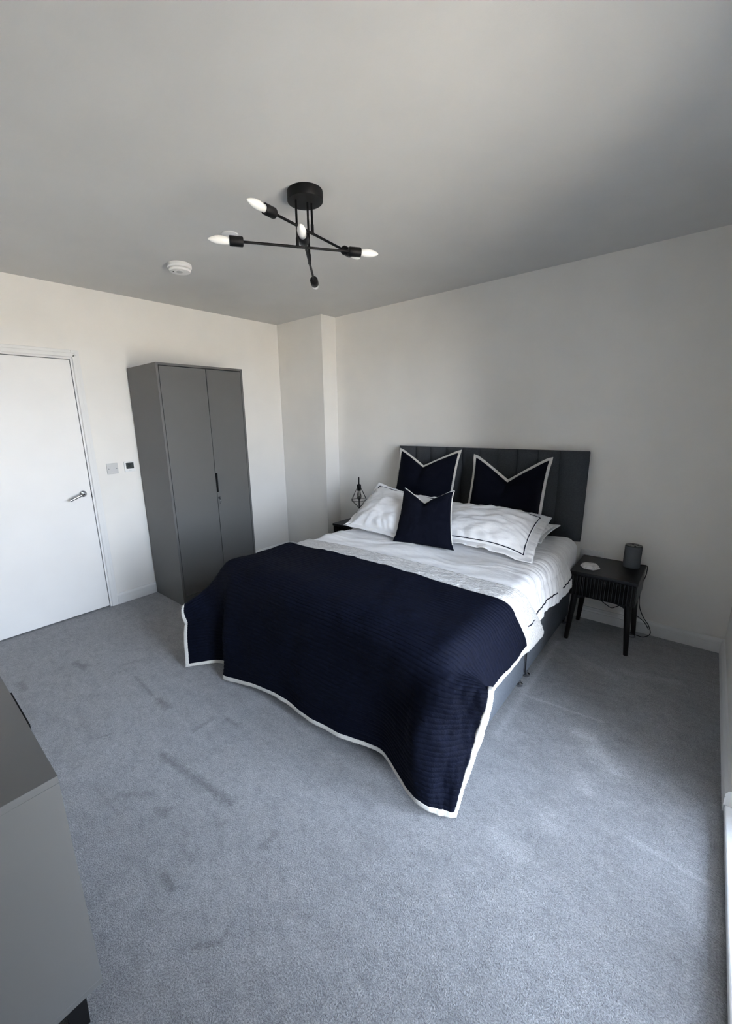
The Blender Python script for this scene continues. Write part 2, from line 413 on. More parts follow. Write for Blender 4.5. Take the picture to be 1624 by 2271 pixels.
# ------------------------------------------------------------------ the room
def build_room():
    t = 0.25
    fl = sroot('floor'); MB().box(-0.12, W + 0.0, YB, 0.0, -0.06, 0.0).build('carpet', M['carpet'], fl)
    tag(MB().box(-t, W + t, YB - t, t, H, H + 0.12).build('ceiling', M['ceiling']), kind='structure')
    tag(MB().box(-t, W + t, 0.0, t, -0.06, H).build('wall_back', M['wall']), kind='structure')
    tag(MB().box(-t, W + t, YB - t, YB, -0.06, H).build('wall_front', M['wall']), kind='structure')
    # door wall with its opening
    D0, D1, DZ = -3.000, -2.226, 1.991
    lw = MB().box(-t, 0, YB, D0 - 0.03, -0.06, H).box(-t, 0, D1 + 0.03, 0, -0.06, H).box(-t, 0, D0 - 0.03, D1 + 0.03, DZ + 0.03, H)
    tag(lw.build('wall_left', M['wall']), kind='structure')
    tag(MB().box(-0.001, 0.6626, -0.2053, 0.001, 0.0, H).build('wall_corner', M['wall']), kind='structure')
    rw = MB().box(W, W + t, YB, WY0, -0.06, H).box(W, W + t, WY1, 0, -0.06, H).box(W, W + t, WY0, WY1, WZ1, H).box(W, W + t, WY0, WY1, -0.06, 0.0)
    tag(rw.build('wall_right', M['wall']), kind='structure')
    # skirting boards with a grooved top
    prof = [(0, 0), (0.016, 0), (0.016, 0.062), (0.0135, 0.064), (0.0135, 0.067), (0.016, 0.069), (0.016, 0.078), (0.011, 0.086), (0.008, 0.094), (0, 0.096)]
    def skirt(name, segs):
        mb = MB()
        for side, a0, a1, base in segs:
            if side == 'L': mb.prism([(base + p, q) for p, q in prof], a0, a1, 'y')
            if side == 'R': mb.prism([(base - p, q) for p, q in prof], a0, a1, 'y')
            if side == 'B': mb.prism([(base - p, q) for p, q in prof], a0, a1, 'x')
            if side == 'F': mb.prism([(base + p, q) for p, q in prof], a0, a1, 'x')
        tag(mb.build(name, M['gloss']), kind='structure')
    skirt('baseboard_left', [('L', -2.165, -0.2053, 0), ('L', YB, -3.065, 0)])
    skirt('baseboard_back', [('B', 0.6626, W, 0), ('B', 0.0, 0.6626 + 0.016, -0.2053), ('R', 0, 0, W)][:2])
    skirt('baseboard_corner', [('L', -0.2053 - 0.016, 0.0, 0.6626)])
    skirt('baseboard_right', [('R', WY1, 0.0, W), ('R', YB, WY0, W)])
    skirt('baseboard_front', [('F', 0, W, YB)])
    # door: lining, stop, architrave, leaf with lever handle
    dr = sroot('door_1', (0, (D0 + D1) / 2, 0))
    MB().box(-0.20, 0.002, D1 + 0.0005, D1 + 0.032, 0, DZ + 0.032, 0.001).build('lining', M['gloss'], dr)
    MB().box(-0.20, 0.002, D0 - 0.032, D0 - 0.004, 0, DZ + 0.032, 0.001).build('lining', M['gloss'], dr)
    MB().box(-0.20, 0.002, D0 - 0.004, D1 + 0.0005, DZ + 0.0005, DZ + 0.032).build('lining', M['gloss'], dr)
    for k, (y0, y1, z0, z1) in enumerate([(D1 + 0.012, D1 + 0.064, 0, DZ + 0.064), (D0 - 0.064, D0 - 0.012, 0, DZ + 0.064), (D0 - 0.012, D1 + 0.012, DZ + 0.012, DZ + 0.064)]):
        mb = MB().box(0, 0.011, y0, y1, z0, z1, 0.0025)
        if k == 0: mb.box(0, 0.017, y0 + 0.002, y0 + 0.030, z0, z1 - 0.034, 0.003)
        if k == 1: mb.box(0, 0.017, y1 - 0.030, y1 - 0.002, z0, z1 - 0.034, 0.003)
        if k == 2: mb.box(0, 0.017, y0 - 0.02, y1 + 0.02, z0 + 0.002, z0 + 0.030, 0.003)
        mb.build('architrave', M['gloss'], dr)
    MB().box(-0.049, -0.046, D0, D1 + 0.002, 0.0, DZ + 0.003).build('door_stop', M['gloss'], dr)
    leaf = MB().box(-0.045, -0.004, D0 + 0.003, D1 - 0.004, 0.010, DZ - 0.004, 0.0015).build('door_leaf', M['door'], dr)
    MB().box(-0.040, -0.0025, D1 - 0.004, D1 + 0.006, 0.945, 1.018).build('latch_plate', M['lcd_ink'], dr)
    hy, hz = -2.288, 0.984
    mb = MB().lathe([(0.0255, 0), (0.0255, 0.006), (0.0235, 0.009)], (-0.004, hy, hz), (1, 0, 0), 32)
    pts = [(0.0, hy, hz), (0.030, hy, hz), (0.043, hy - 0.005, hz), (0.049, hy - 0.018, hz), (0.050, hy - 0.045, hz - 0.010), (0.050, hy - 0.108, hz - 0.034)]
    q = crom([0, 0.03, 0.045, 0.06, 0.09, 0.17], pts, np.linspace(0, 0.17, 24))
    mb.tube(q.tolist(), 0.0105, 14)
    autosmooth(mb.build('lever_handle', M['chrome'], leaf), 40)
build_room()

def build_window():
    wr = sroot('window_1', (W + 0.1, (WY0 + WY1) / 2, 0))
    x0, x1 = W + 0.165, W + 0.235
    bars = [(WY0, WY0 + 0.07, 0.03, WZ1), (WY1 - 0.07, WY1, 0.03, WZ1), (WY0 + 0.07, WY1 - 0.07, WZ1 - 0.07, WZ1), (WY0 + 0.07, WY1 - 0.07, 0.03, 0.055)]
    for y0, y1, z0, z1 in bars: MB().box(x0, x1, y0, y1, z0, z1, 0.004).build('frame_bar', M['upvc'], wr)
    mid = (WY0 + WY1) / 2
    for a, b in ((WY0 + 0.07, mid - 0.003), (mid + 0.003, WY1 - 0.07)):
        s = MB().box(x0 + 0.008, x1 - 0.006, a, a + 0.065, 0.055, WZ1 - 0.07, 0.004).box(x0 + 0.008, x1 - 0.006, b - 0.065, b, 0.055, WZ1 - 0.07, 0.004)
        s.box(x0 + 0.008, x1 - 0.006, a + 0.06, b - 0.06, 0.055, 0.105, 0.004).box(x0 + 0.008, x1 - 0.006, a + 0.06, b - 0.06, WZ1 - 0.135, WZ1 - 0.07, 0.004)
        sash = s.build('sash', M['upvc'], wr)
        MB().box(x0 + 0.030, x0 + 0.036, a + 0.06, b - 0.06, 0.100, WZ1 - 0.13).build('pane', M['glass'], sash)
    MB().box(W - 0.012, x1 + 0.03, WY0 + 0.002, WY1 - 0.002, 0.004, 0.032, 0.004).build('threshold', M['upvc'], wr)
    for a, b in ((WY0 - 0.28, WY0 - 0.06), (WY1 + 0.06, WY1 + 0.28)):  # unseen fins added outside to cut sideways daylight through the glazed doors
        tag(MB().box(W + 0.25, W + 0.60, a, b, -0.10, 3.2).build('added_shade_fin', M['render']), kind='structure')
    g = MB().box(W + 0.25, W + 60, -45, 40, -0.16, -0.10)
    tag(g.build('ground', M['ground']), kind='structure')
build_window()

# ------------------------------------------------------------------ bed
BX0, BX1, BY0, BY1 = 1.535, 3.040, -2.060, -0.085

def build_bed():
    b = thing('divan_bed', 'grey fabric divan bed base in two halves joined by a clip', 'bed', ((BX0 + BX1) / 2, (BY0 + BY1) / 2, 0))
    ym = -1.082
    for y0, y1 in ((BY0, ym - 0.003), (ym + 0.003, BY1)):
        autosmooth(MB().box(BX0, BX1, y0, y1, 0.030, 0.385, 0.012, 3).build('divan_half', M['divan'], b), 40)
    for y in (BY0 + 0.10, ym - 0.060, ym + 0.060, BY1 - 0.10):
        for x in (BX0 + 0.006, BX1 - 0.006):
            g = MB().lathe([(0.018, 0), (0.021, 0.004), (0.021, 0.016), (0.009, 0.021), (0.009, 0.034)], (x, y, 0.0), (0, 0, 1), 20)
            autosmooth(g.build('glide_foot', M['chrome'], b), 40)
    # zip tape in the joint with its hanging pull, and the metal linking clip
    z = [(BX1 + 0.004, ym, 0.385), (BX1 + 0.005, ym, 0.30), (BX1 + 0.006, ym - 0.002, 0.18), (BX1 + 0.006, ym, 0.055)]
    MB().tube(z, 0.0038, 8).build('joint_cord', M['black_cable'], b, True)
    c = MB().tube([(BX1 + 0.006, ym - 0.035, 0.215), (BX1 + 0.014, ym - 0.012, 0.222), (BX1 + 0.014, ym + 0.012, 0.255), (BX1 + 0.006, ym + 0.045, 0.285)], 0.006, 8)
    c.tube([(BX1 + 0.004, ym - 0.04, 0.20), (BX1 + 0.013, ym - 0.035, 0.225), (BX1 + 0.004, ym - 0.02, 0.24)], 0.0045, 8)
    c.build('linking_clip', M['chrome'], b, True)
    m = MB().box(BX0 + 0.01, BX1 - 0.008, BY0 + 0.012, BY1, 0.385, 0.60, 0.05, 5)
    o = autosmooth(m.build('mattress', M['linen']), 40)
    tag(o, 'white mattress on the grey divan, under the white duvet', 'mattress')
build_bed()

def build_headboard():
    h = thing('headboard', 'dark grey padded headboard with vertical channels on the wall behind the bed', 'headboard', (2.275, -0.04, 0.12))
    x0, x1, z0, z1 = 1.490, 3.062, 0.602, 1.256
    MB().box(x0 + 0.004, x1 - 0.004, -0.062, -0.0175, z0 + 0.004, z1 - 0.004, 0.008, 2).build('back_panel', M['headboard'], h)
    for x in (1.95, 2.60): MB().box(x - 0.03, x + 0.03, -0.0845, -0.022, 0.12, 0.640).build('strut', M['black_wood'], h)
    xs = [x0] + [1.668 + 0.151 * k for k in range(9)] + [x1]
    for a, b in zip(xs[:-1], xs[1:]):
        n = 9; prof = []
        for k in range(n + 1):                       # gentle padded roll between seams
            u = k / n; prof.append((a + 0.0008 + (b - a - 0.0016) * u, -0.070 - 0.017 * (1 - abs(2 * u - 1) ** 4)))
        poly = [(a + 0.0008, -0.058)] + prof + [(b - 0.0008, -0.058)]
        mb = MB(); v = []; m = len(poly)
        for z, ins in ((z0, 0.010), (z0 + 0.010, 0.002), (z0 + 0.03, 0), (z1 - 0.03, 0), (z1 - 0.010, 0.002), (z1, 0.010)):
            for i, (px, py) in enumerate(poly): v.append((px, py + (ins if 0 < i < m - 1 else 0), z))
        f = [(r * m + i, r * m + (i + 1) % m, (r + 1) * m + (i + 1) % m, (r + 1) * m + i) for r in range(5) for i in range(m)]
        f += [list(range(m))[::-1], [5 * m + i for i in range(m)]]
        autosmooth(mb.add(v, f).build('channel_panel', M['headboard'], h), 50)
build_headboard()

def bed_profile(xl, xr, zt, r, zl, zr, bl=0.03, br=0.03):
    """cross-section of cloth over the bed from left hem to right hem: returns (arc length, xz points)"""
    P = []
    for s in np.linspace(0, 1, 24): P.append((xl - bl * math.cos(math.pi / 2 * s), zl + (zt - r - zl) * s))
    for t in np.linspace(0, math.pi / 2, 14)[1:]: P.append((xl + r - r * math.cos(t), zt - r + r * math.sin(t)))
    for s in np.linspace(0, 1, 40)[1:-1]: P.append((xl + r + (xr - xl - 2 * r) * s, zt + 0.012 * math.sin(math.pi * s)))
    for t in np.linspace(0, math.pi / 2, 14): P.append((xr - r + r * math.sin(t), zt - r + r * math.cos(t)))
    for s in np.linspace(0, 1, 24)[1:]: P.append((xr + br * math.sin(math.pi / 2 * s), zt - r + (zr - zt + r) * s))
    P = np.array(P); L = np.concatenate([[0], np.cumsum(np.linalg.norm(np.diff(P, axis=0), axis=1))])
    return L, P

def build_duvet():
    L, PP = bed_profile(1.52, 3.075, 0.655, 0.085, 0.40, 0.425, 0.02, 0.035)
    n, m = 260, 220
    t = np.linspace(0, L[-1], n); y = np.linspace(-0.235, -2.03, m)
    x = np.interp(t, L, PP[:, 0]); z = np.interp(t, L, PP[:, 1])
    T, Y = np.meshgrid(t, y, indexing='ij')
    P = np.stack([np.repeat(x[:, None], m, 1), Y, np.repeat(z[:, None], m, 1)], 2)
    side = np.clip((T - (L[-1] - 0.42)) / 0.42, 0, 1); sideL = np.clip((0.42 - T) / 0.42, 0, 1)
    # wavy hem, and a fuller roll near the head end
    P[..., 2] += np.clip((T - (L[-1] - 0.25)) / 0.25, 0, 1) * (0.030 * vnoise(Y * 7 + 3, T * 0, 5) + 0.007 * vnoise(Y * 19, T * 0, 6) - 0.02)
    P[..., 0] += np.clip((T - (L[-1] - 0.20)) / 0.20, 0, 1) * 0.006 * vnoise(Y * 11, T * 2, 9)
    # foot end turns down, head end rounds off under the pillows
    foot = np.clip((-1.95 - Y) / 0.08, 0, 1); P[..., 2] -= 0.05 * foot ** 2
    N = grid_normals(P); N *= np.sign((N[n // 2, m // 2, 2]))
    q = 1.0 + 0.0 * T
    # creases fan out from the pillows across the right edge, softer ones run across the bed
    warp = 0.25 * fbm(T * 2.2, Y * 2.2, 2, 21)
    cr = np.abs(fbm((Y + 0.35 * np.clip(T - 1.2, 0, 2) ** 1.4 * 0.6 + warp * 0.35) * 17, T * 2.0, 3, 3))
    fan = (0.25 + 1.0 * np.clip((T - 1.15) / 0.6, 0, 1)) * np.exp(-((Y + 0.85) / 0.5) ** 2)
    P[..., 0] = np.where(Y > -0.50, P[..., 0] - np.clip(P[..., 0] - 3.066, 0, 1) * np.clip((Y + 0.50) / 0.06, 0, 1), P[..., 0])
    d = -0.012 * np.minimum(cr, 0.55) * fan
    d += 0.010 * fbm(T * 3.2 + 1, Y * 5.5 + 2, 3, 11)
    cr2 = np.abs(fbm((Y * 1.0 + warp * 0.5) * 9 + 5, T * 1.6 + 7, 2, 17)); d += -0.020 * np.minimum(cr2, 0.4) * np.exp(-((Y + 1.05) / 0.28) ** 2) * np.clip((2.0 - T) / 0.8, 0, 1)
    d += 0.014 * np.exp(-((Y + 0.55) / 0.25) ** 2) * np.clip((T - 1.7) / 0.2, 0, 1)
    d *= np.clip((Y + 1.62) / 0.25, 0.25, 1)
    P = P + N * d[..., None]
    P[..., 0] = np.where(Y > -0.49, np.minimum(P[..., 0], 3.074), P[..., 0])
    du = thing('duvet', 'white cotton duvet with a thin navy line near its hem', 'duvet', (2.3, -1.1, 0.40))
    sheet('cover', P, M['linen'], du, 0.012)
    # navy line stitched above the hem on both sides
    for iy0, iy1, it in ((18, 62, int(n * (L[-1] - 0.062) / L[-1])), (72, 134, int(n * (L[-1] - 0.062) / L[-1])), (18, 134, int(n * 0.055 / L[-1]))):
        Q = P[it, iy0:iy1] + N[it, iy0:iy1] * 0.0072
        MB().tube(Q.tolist(), 0.0036, 6).build('navy_line', M['navy_line'], du, True)
    return P
build_duvet()

def build_bedspread():
    L, PP = bed_profile(1.505, 3.090, 0.676, 0.085, 0.36, 0.395, 0.02, 0.040)
    Lt = L[-1]; sc = Lt / 2.11                         # hem controls below were laid out on a 2.11 m wide cloth
    bs = thing('bedspread', 'navy quilted bedspread with cream edging draped over the foot of the bed', 'bedspread', (2.3, -1.9, 0.02))
    Hc = [(0, 1.366, -2.280, .012), (.12, 1.450, -2.205, .030), (.25, 1.565, -2.126, .045), (.33, 1.665, -2.095, .045), (.40, 1.725, -2.105, .035),
          (.445, 1.715, -2.150, .025), (.485, 1.662, -2.182, .014), (.54, 1.695, -2.190, .016), (.62, 1.781, -2.171, .026), (.74, 1.895, -2.157, .046),
          (.97, 2.113, -2.140, .066), (1.26, 2.396, -2.149, .066), (1.47, 2.616, -2.137, .078), (1.56, 2.704, -2.120, .083), (1.65, 2.795, -2.112, .086),
          (1.74, 2.882, -2.144, .056), (1.82, 2.946, -2.170, .038), (1.885, 3.008, -2.192, .044), (1.92, 3.040, -2.186, .036), (2.00, 3.080, -2.160, .020), (2.11, 3.127, -2.122, .013)]
    Q2c = [(0, 1.385, -2.258, .30), (.12, 1.470, -2.205, .33), (.25, 1.560, -2.150, .35), (.36, 1.640, -2.130, .36), (.43, 1.672, -2.138, .36), (.49, 1.682, -2.165, .36), (.62, 1.800, -2.150, .36),
           (.97, 2.120, -2.128, .36), (1.26, 2.400, -2.128, .36), (1.47, 2.610, -2.118, .36), (1.65, 2.790, -2.106, .36), (1.80, 2.930, -2.152, .36), (1.875, 2.998, -2.190, .37), (1.91, 3.030, -2.182, .37), (2.00, 3.105, -2.122, .37), (2.11, 3.184, -2.052, .37)]
    Q1c = [(0, 1.440, -2.215, .44), (.12, 1.478, -2.180, .50), (.22, 1.520, -2.140, .555), (.31, 1.575, -2.125, .60), (.40, 1.650, -2.120, .622), (.62, 1.840, -2.108, .628),
           (1.0, 2.20, -2.106, .630), (1.5, 2.66, -2.106, .630), (1.75, 2.93, -2.122, .625), (1.84, 3.02, -2.125, .612), (1.92, 3.09, -2.118, .595), (2.01, 3.155, -2.085, .580), (2.11, 3.212, -2.045, .560)]
    def ev(c, t): c = np.array(c); return crom(c[:, 0] * sc, c[:, 1:], t)
    kn = [0, 0.22, 0.50, 0.655, 0.925, 1.265]
    def surf(t, b, y_start=-1.535, skew=0.13):
        """t: across from left hem, b: down from the fold line"""
        x = np.interp(t, L, PP[:, 0]); z = np.interp(t, L, PP[:, 1])
        hang = np.clip((t - (Lt - 0.30)) / 0.30, 0, 1) + np.clip((0.33 - t) / 0.33, 0, 1)
        y0 = y_start + skew * hang
        yq = -2.03 + 0.16 * hang
        R0 = np.stack([x, y0, z], 1); Q0 = np.stack([x, yq, z], 1); R1 = R0 * (1 - 0.44) + Q0 * 0.44
        pts = np.stack([R0, R1, Q0, ev(Q1c, t), ev(Q2c, t), ev(Hc, t)], 0)      # knots x columns x 3
        return np.transpose(crom(kn, pts, b), (1, 0, 2))
    tw = 0.026
    def patch(t, b, quilt=True, lift=0.0):
        P = surf(t, b); T, B = np.meshgrid(t, b, indexing='ij')
        N = grid_normals(P)
        if N[len(t) // 2, 3, 2] < 0: N = -N
        low = np.clip((B - 0.7) / 0.3, 0, 1); edge = np.clip((T - 1.75) / 0.25, 0, 1)
        d = 0.006 * fbm(T * 6, B * 6, 3, 31)
        d += low * 0.006 * fbm(T * 5 + 9, B * 1.3, 2, 33)
        d += np.clip((B - 0.55) / 0.2, 0, 1) * edge * 0.010 * fbm(T * 14, B * 6 - T * 5, 3, 35)
        if quilt:
            ph = np.abs(np.sin(np.pi * (B + 0.0022 * fbm(T * 12, B * 3, 2, 41)) / 0.0235))
            d += 0.0042 * ph ** 0.5
        else:
            d += 0.0028 + 0.0016 * np.abs(np.sin(T * 260 + B * 260))
        return P + N * (d + lift)[..., None]
    B1 = kn[-1]
    tt = np.linspace(tw, Lt - tw, 300); bb = np.linspace(0, B1 - tw, 400)
    sheet('quilted_panel', patch(tt, bb, True, 0.003), M['navy'], bs, 0.008)
    t2 = np.linspace(0, Lt, 500)
    sheet('edging', patch(t2, np.linspace(B1 - tw, B1, 5), False), M['cream'], bs, 0.015)
    b2 = np.linspace(0, B1 - tw, 330)
    sheet('edging', patch(np.linspace(0, tw, 5), b2, False), M['cream'], bs, 0.015)
    sheet('edging', patch(np.linspace(Lt - tw, Lt, 5), b2, False), M['cream'], bs, 0.015)
    # cream reverse showing in a turned-back band above the navy
    Lb, Pb = bed_profile(1.512, 3.083, 0.669, 0.085, 0.36, 0.335, 0.02, 0.040)
    n, m = 240, 60
    t = np.linspace(0, Lb[-1], n); s = np.linspace(0, 1, m)
    hang = np.clip((t - (Lb[-1] - 0.36)) / 0.36, 0, 1) + 0.4 * np.clip((0.33 - t) / 0.33, 0, 1)
    ya = -1.352 + 0.27 * hang; yb = -1.565 + 0.12 * hang
    Y = ya[:, None] * (1 - s) + yb[:, None] * s
    P = np.stack([np.repeat(np.interp(t, Lb, Pb[:, 0])[:, None], m, 1), Y, np.repeat(np.interp(t, Lb, Pb[:, 1])[:, None], m, 1)], 2)
    N = grid_normals(P); N *= np.sign(N[n // 2, m // 2, 2])
    TT, SS = np.meshgrid(t, s, indexing='ij')
    P = P + N * (0.0025 * fbm(TT * 40, Y * 60, 3, 51) + 0.003 * fbm(TT * 6, Y * 6, 2, 52) - 0.016 * np.clip((SS - 0.55) / 0.3, 0, 1))[..., None]
    tag(sheet('turned_back_band', P, M['reverse'], bs, 0.010), 'pale grey reverse of the bedspread')
build_bedspread()

# ------------------------------------------------------------------ pillows and cushions
def frame3(BL, BR, TC):
    BL, BR, TC = map(lambda p: np.array(p, float), (BL, BR, TC))
    X = BR - BL; X /= np.linalg.norm(X); mid = (BL + BR) / 2
    Z = TC - mid; k = Z @ X; Z = Z - X * k; l = np.linalg.norm(Z); Z /= l
    return mid, X, np.cross(Z, X), Z + X * (k / l)      # the upright may lean sideways

def cushion(root, part, w, h, thick, pose, mat, chop=0.0, chop_x=0.0, pinch=0.05, flange=0.0, flange_mat=None, piping=None, wrinkle=0.004, seed=1, deform=None, ears=0.0, stripes=0.0, sharp=0.5, fl_name='flange', taper=0.0):
    mid, X, Yv, Z = pose
    n = 64
    s = np.sin(np.linspace(-1, 1, n) * math.pi / 2); S, Tt = np.meshgrid(s, s, indexing='ij')
    up = (Tt + 1) / 2
    def plane(S, Tt):
        up = np.clip((Tt + 1) / 2, 0, 1.2)
        x = w / 2 * S * (1 - pinch * (1 - np.clip(Tt, -1, 1) ** 2)) * (1 + ears * np.clip(np.abs(Tt), 0, 1) ** 6)
        x = x * (1 - taper * np.clip(up, 0, 1))
        z = h / 2 * Tt * (1 - pinch * (1 - np.clip(S, -1, 1) ** 2) * (0.6 if chop else 1.0)) + h / 2
        V = np.clip(1 - np.abs(S - chop_x) / (0.98 + chop_x * np.sign(chop_x - S)), 0, 1)
        z = z - chop * (V ** 1.1) * up ** 2.2
        return x, z
    x, z = plane(S, Tt)
    prof = ((1 - np.abs(S) ** 2.6) * (1 - np.abs(Tt) ** 2.6)) ** sharp
    cre = 1 - (0.55 * np.exp(-((S - chop_x) / 0.16) ** 2) * up ** 3 if chop else 0)
    th = thick / 2 * prof * cre
    wr = wrinkle * fbm(S * 3.2 + seed, Tt * 4.2 + seed * 2, 3, seed) * np.sqrt(prof)
    rim = np.clip(np.maximum(np.abs(S), np.abs(Tt)), 0, 1) ** 5 * prof ** 0.4
    wr = wr + wrinkle * 0.9 * rim * np.sin(21 * np.arctan2(Tt, S) + 3 * fbm(S * 2, Tt * 2, 2, seed + 3))
    if stripes: wr = wr + 0.0022 * np.abs(np.sin(np.pi * S * w / 2 / stripes)) ** 0.6 * prof ** 0.3
    def place(x, y, z):
        P = mid + x[..., None] * X + y[..., None] * Yv + z[..., None] * Z
        return deform(P) if deform else P
    F = place(x, -(th + wr), z); Bk = place(x, th * 0.9, z)
    n2 = n * n
    idx = np.arange(n2).reshape(n, n); back = idx + n2
    inner = np.ones((n, n), bool); inner[0] = inner[-1] = inner[:, 0] = inner[:, -1] = False
    bmap = np.where(inner, back, idx)
    f1 = grid_faces(n, n); f2 = bmap.ravel()[f1][:, ::-1]
    V = np.concatenate([F.reshape(-1, 3), Bk.reshape(-1, 3)])
    used = np.unique(np.concatenate([f1.ravel(), f2.ravel()])); remap = np.full(2 * n2, -1); remap[used] = np.arange(len(used))
    o = obj(part, V[used], remap[np.concatenate([f1, f2])], mat, root, True)
    # ring around the rim
    k = 90; e = np.linspace(-1, 1, k)
    ring = [(a, -1) for a in e[:-1]] + [(1, a) for a in e[:-1]] + [(a, 1) for a in e[::-1][:-1]] + [(-1, a) for a in e[::-1][:-1]]
    ring = np.array(ring); rx, rz = plane(ring[:, 0], ring[:, 1])
    R = np.stack([rx, rz], 1); tg = np.roll(R, -1, 0) - np.roll(R, 1, 0); tg /= np.linalg.norm(tg, axis=1, keepdims=True)
    nr = np.stack([tg[:, 1], -tg[:, 0]], 1)
    for c in (0, k - 1, 2 * (k - 1), 3 * (k - 1)):
        a, b = nr[(c - 3) % len(nr)], nr[(c + 3) % len(nr)]; v = a + b; nr[c] = v / max(0.5, (v @ a))
        for dd in (-2, -1, 1, 2): nr[(c + dd) % len(nr)] = a if dd < 0 else b
    arc = np.arange(len(ring))
    if flange:
        rows = []
        for j, q in enumerate(np.linspace(-0.25, 1, 6)):
            wv = 0.35 * flange * max(q, 0) * fbm(arc * 0.16, np.zeros(len(arc)) + seed, 2, seed + 7) * (0.22 if flange < 0.03 else 0.45)
            p = R + nr * flange * q
            rows.append(place(p[:, 0], wv - 0.001, p[:, 1]))
        rows = np.array(rows); rows = np.concatenate([rows, rows[:, :1]], 1)
        sheet(fl_name, rows, flange_mat or mat, root, 0.007 if flange < 0.03 else 0.004)
    if piping:
        off, r, pm, fr = piping
        p = R - nr * off
        pi = np.clip(ring * (1 - 2 * off / np.array([w, h])), -1, 1)
        yy = thick / 2 * ((1 - np.abs(pi[:, 0]) ** 2.6) * (1 - np.abs(pi[:, 1]) ** 2.6)) ** sharp if off > 0 else np.zeros(len(R))
        Q = place(p[:, 0], -yy - 0.003, p[:, 1])
        Q = np.concatenate([Q, Q[:1]], 0)
        if fr: Q = Q[int(fr[0] * len(Q)):int(fr[1] * len(Q))]
        MB().tube(Q.tolist(), r, 6).build('navy_line' if pm is M['navy_line'] else 'edge_piping', pm, root, True)
    return o

def pile(name, label, cat, pose, group=None):
    return thing(name, label, cat, tuple(pose[0]), group)

# two large navy cushions standing against the headboard
p = frame3((1.575, -0.335, 0.660), (2.150, -0.335, 0.660), (1.862, -0.165, 1.25))
r = pile('cushion', 'large navy cushion with cream edging nearer the lamp, leaning on the headboard', 'cushion', p, 'large navy cushions')
cushion(r, 'cover', 0.545, 0.585, 0.17, p, M['navy_cushion'], chop=0.135, chop_x=-0.10, pinch=0.035, flange=0.016, flange_mat=M['cream'], seed=2, ears=0.03, fl_name='edging')
p = frame3((2.285, -0.335, 0.650), (2.845, -0.335, 0.650), (2.562, -0.165, 1.22))
r = pile('cushion', 'large navy cushion with cream edging nearer the speaker, leaning on the headboard', 'cushion', p, 'large navy cushions')
cushion(r, 'cover', 0.535, 0.565, 0.17, p, M['navy_cushion'], chop=0.175, chop_x=0.02, pinch=0.035, flange=0.018, flange_mat=M['cream'], seed=5, ears=0.03, fl_name='edging')

def lying(name, label, x0, x1, y0, y1, z, thick, seed, deform=None):
    p = frame3((x0, y0, z), (x1, y0, z), ((x0 + x1) / 2, y1, z + 0.02))
    r = thing(name, label, 'pillow', ((x0 + x1) / 2, y0, z - thick / 2), 'white bed pillows')
    cushion(r, 'case', x1 - x0, y1 - y0, thick, p, M['linen'], pinch=0.05, wrinkle=0.006, seed=seed, flange=0.02, deform=deform)
lying('pillow', 'white pillow lying flat beneath the plump white pillow nearer the speaker', 2.34, 2.93, -0.62, -0.22, 0.715, 0.12, 8)
lying('pillow', 'white pillow lying flat beneath the upright white pillow nearer the lamp', 1.60, 2.22, -0.66, -0.22, 0.715, 0.12, 9)

def droop_right(P):
    P = P.copy(); u = np.clip((P[..., 0] - 2.66) / 0.34, 0, 1.3)
    P[..., 2] -= 0.050 * u ** 2; P[..., 2] = np.maximum(P[..., 2], 0.672 + 0.0 * u)
    return P
p = frame3((2.285, -0.900, 0.715), (2.925, -0.880, 0.715), (2.560, -0.425, 0.850))
r = pile('pillow', 'plump white pillow with a navy line, right of the small navy cushion', 'pillow', p, 'white bed pillows')
cushion(r, 'case', 0.645, 0.465, 0.175, p, M['linen'], pinch=0.045, wrinkle=0.011, seed=12, flange=0.052, deform=droop_right, piping=(0.004, 0.0032, M['navy_line'], (0.0, 0.62)))

p = frame3((1.610, -0.935, 0.700), (2.200, -1.000, 0.700), (1.905, -0.550, 0.905))
r = pile('pillow', 'white pillow with a navy line propped upright behind the small navy cushion', 'pillow', p, 'white bed pillows')
def lift_left(P):
    P = P.copy(); u = np.clip((1.95 - P[..., 0]) / 0.4, 0, 1.2); v = np.clip((P[..., 1] + 0.95) / 0.45, 0, 1.2)
    P[..., 2] += 0.055 * u * v
    P[..., 2] = np.maximum(P[..., 2], 0.668)
    return P
cushion(r, 'case', 0.610, 0.450, 0.18, p, M['linen'], pinch=0.045, wrinkle=0.011, seed=16, flange=0.034, deform=lift_left, piping=(0.004, 0.0032, M['navy_line'], (0.47, 0.80)))

p = frame3((2.125, -1.055, 0.676), (2.508, -1.005, 0.676), (2.200, -0.770, 1.00))
r = pile('cushion', 'small navy cushion in front of the white pillows, ribbed with stitching', 'cushion', p)
cushion(r, 'cover', 0.415, 0.435, 0.135, p, M['navy_cushion'], chop=0.115, chop_x=-0.05, pinch=0.06, seed=20, ears=0.06, taper=0.12, stripes=0.013, wrinkle=0.004, piping=(-0.002, 0.0045, M['cream'], (0.27, 0.74)))

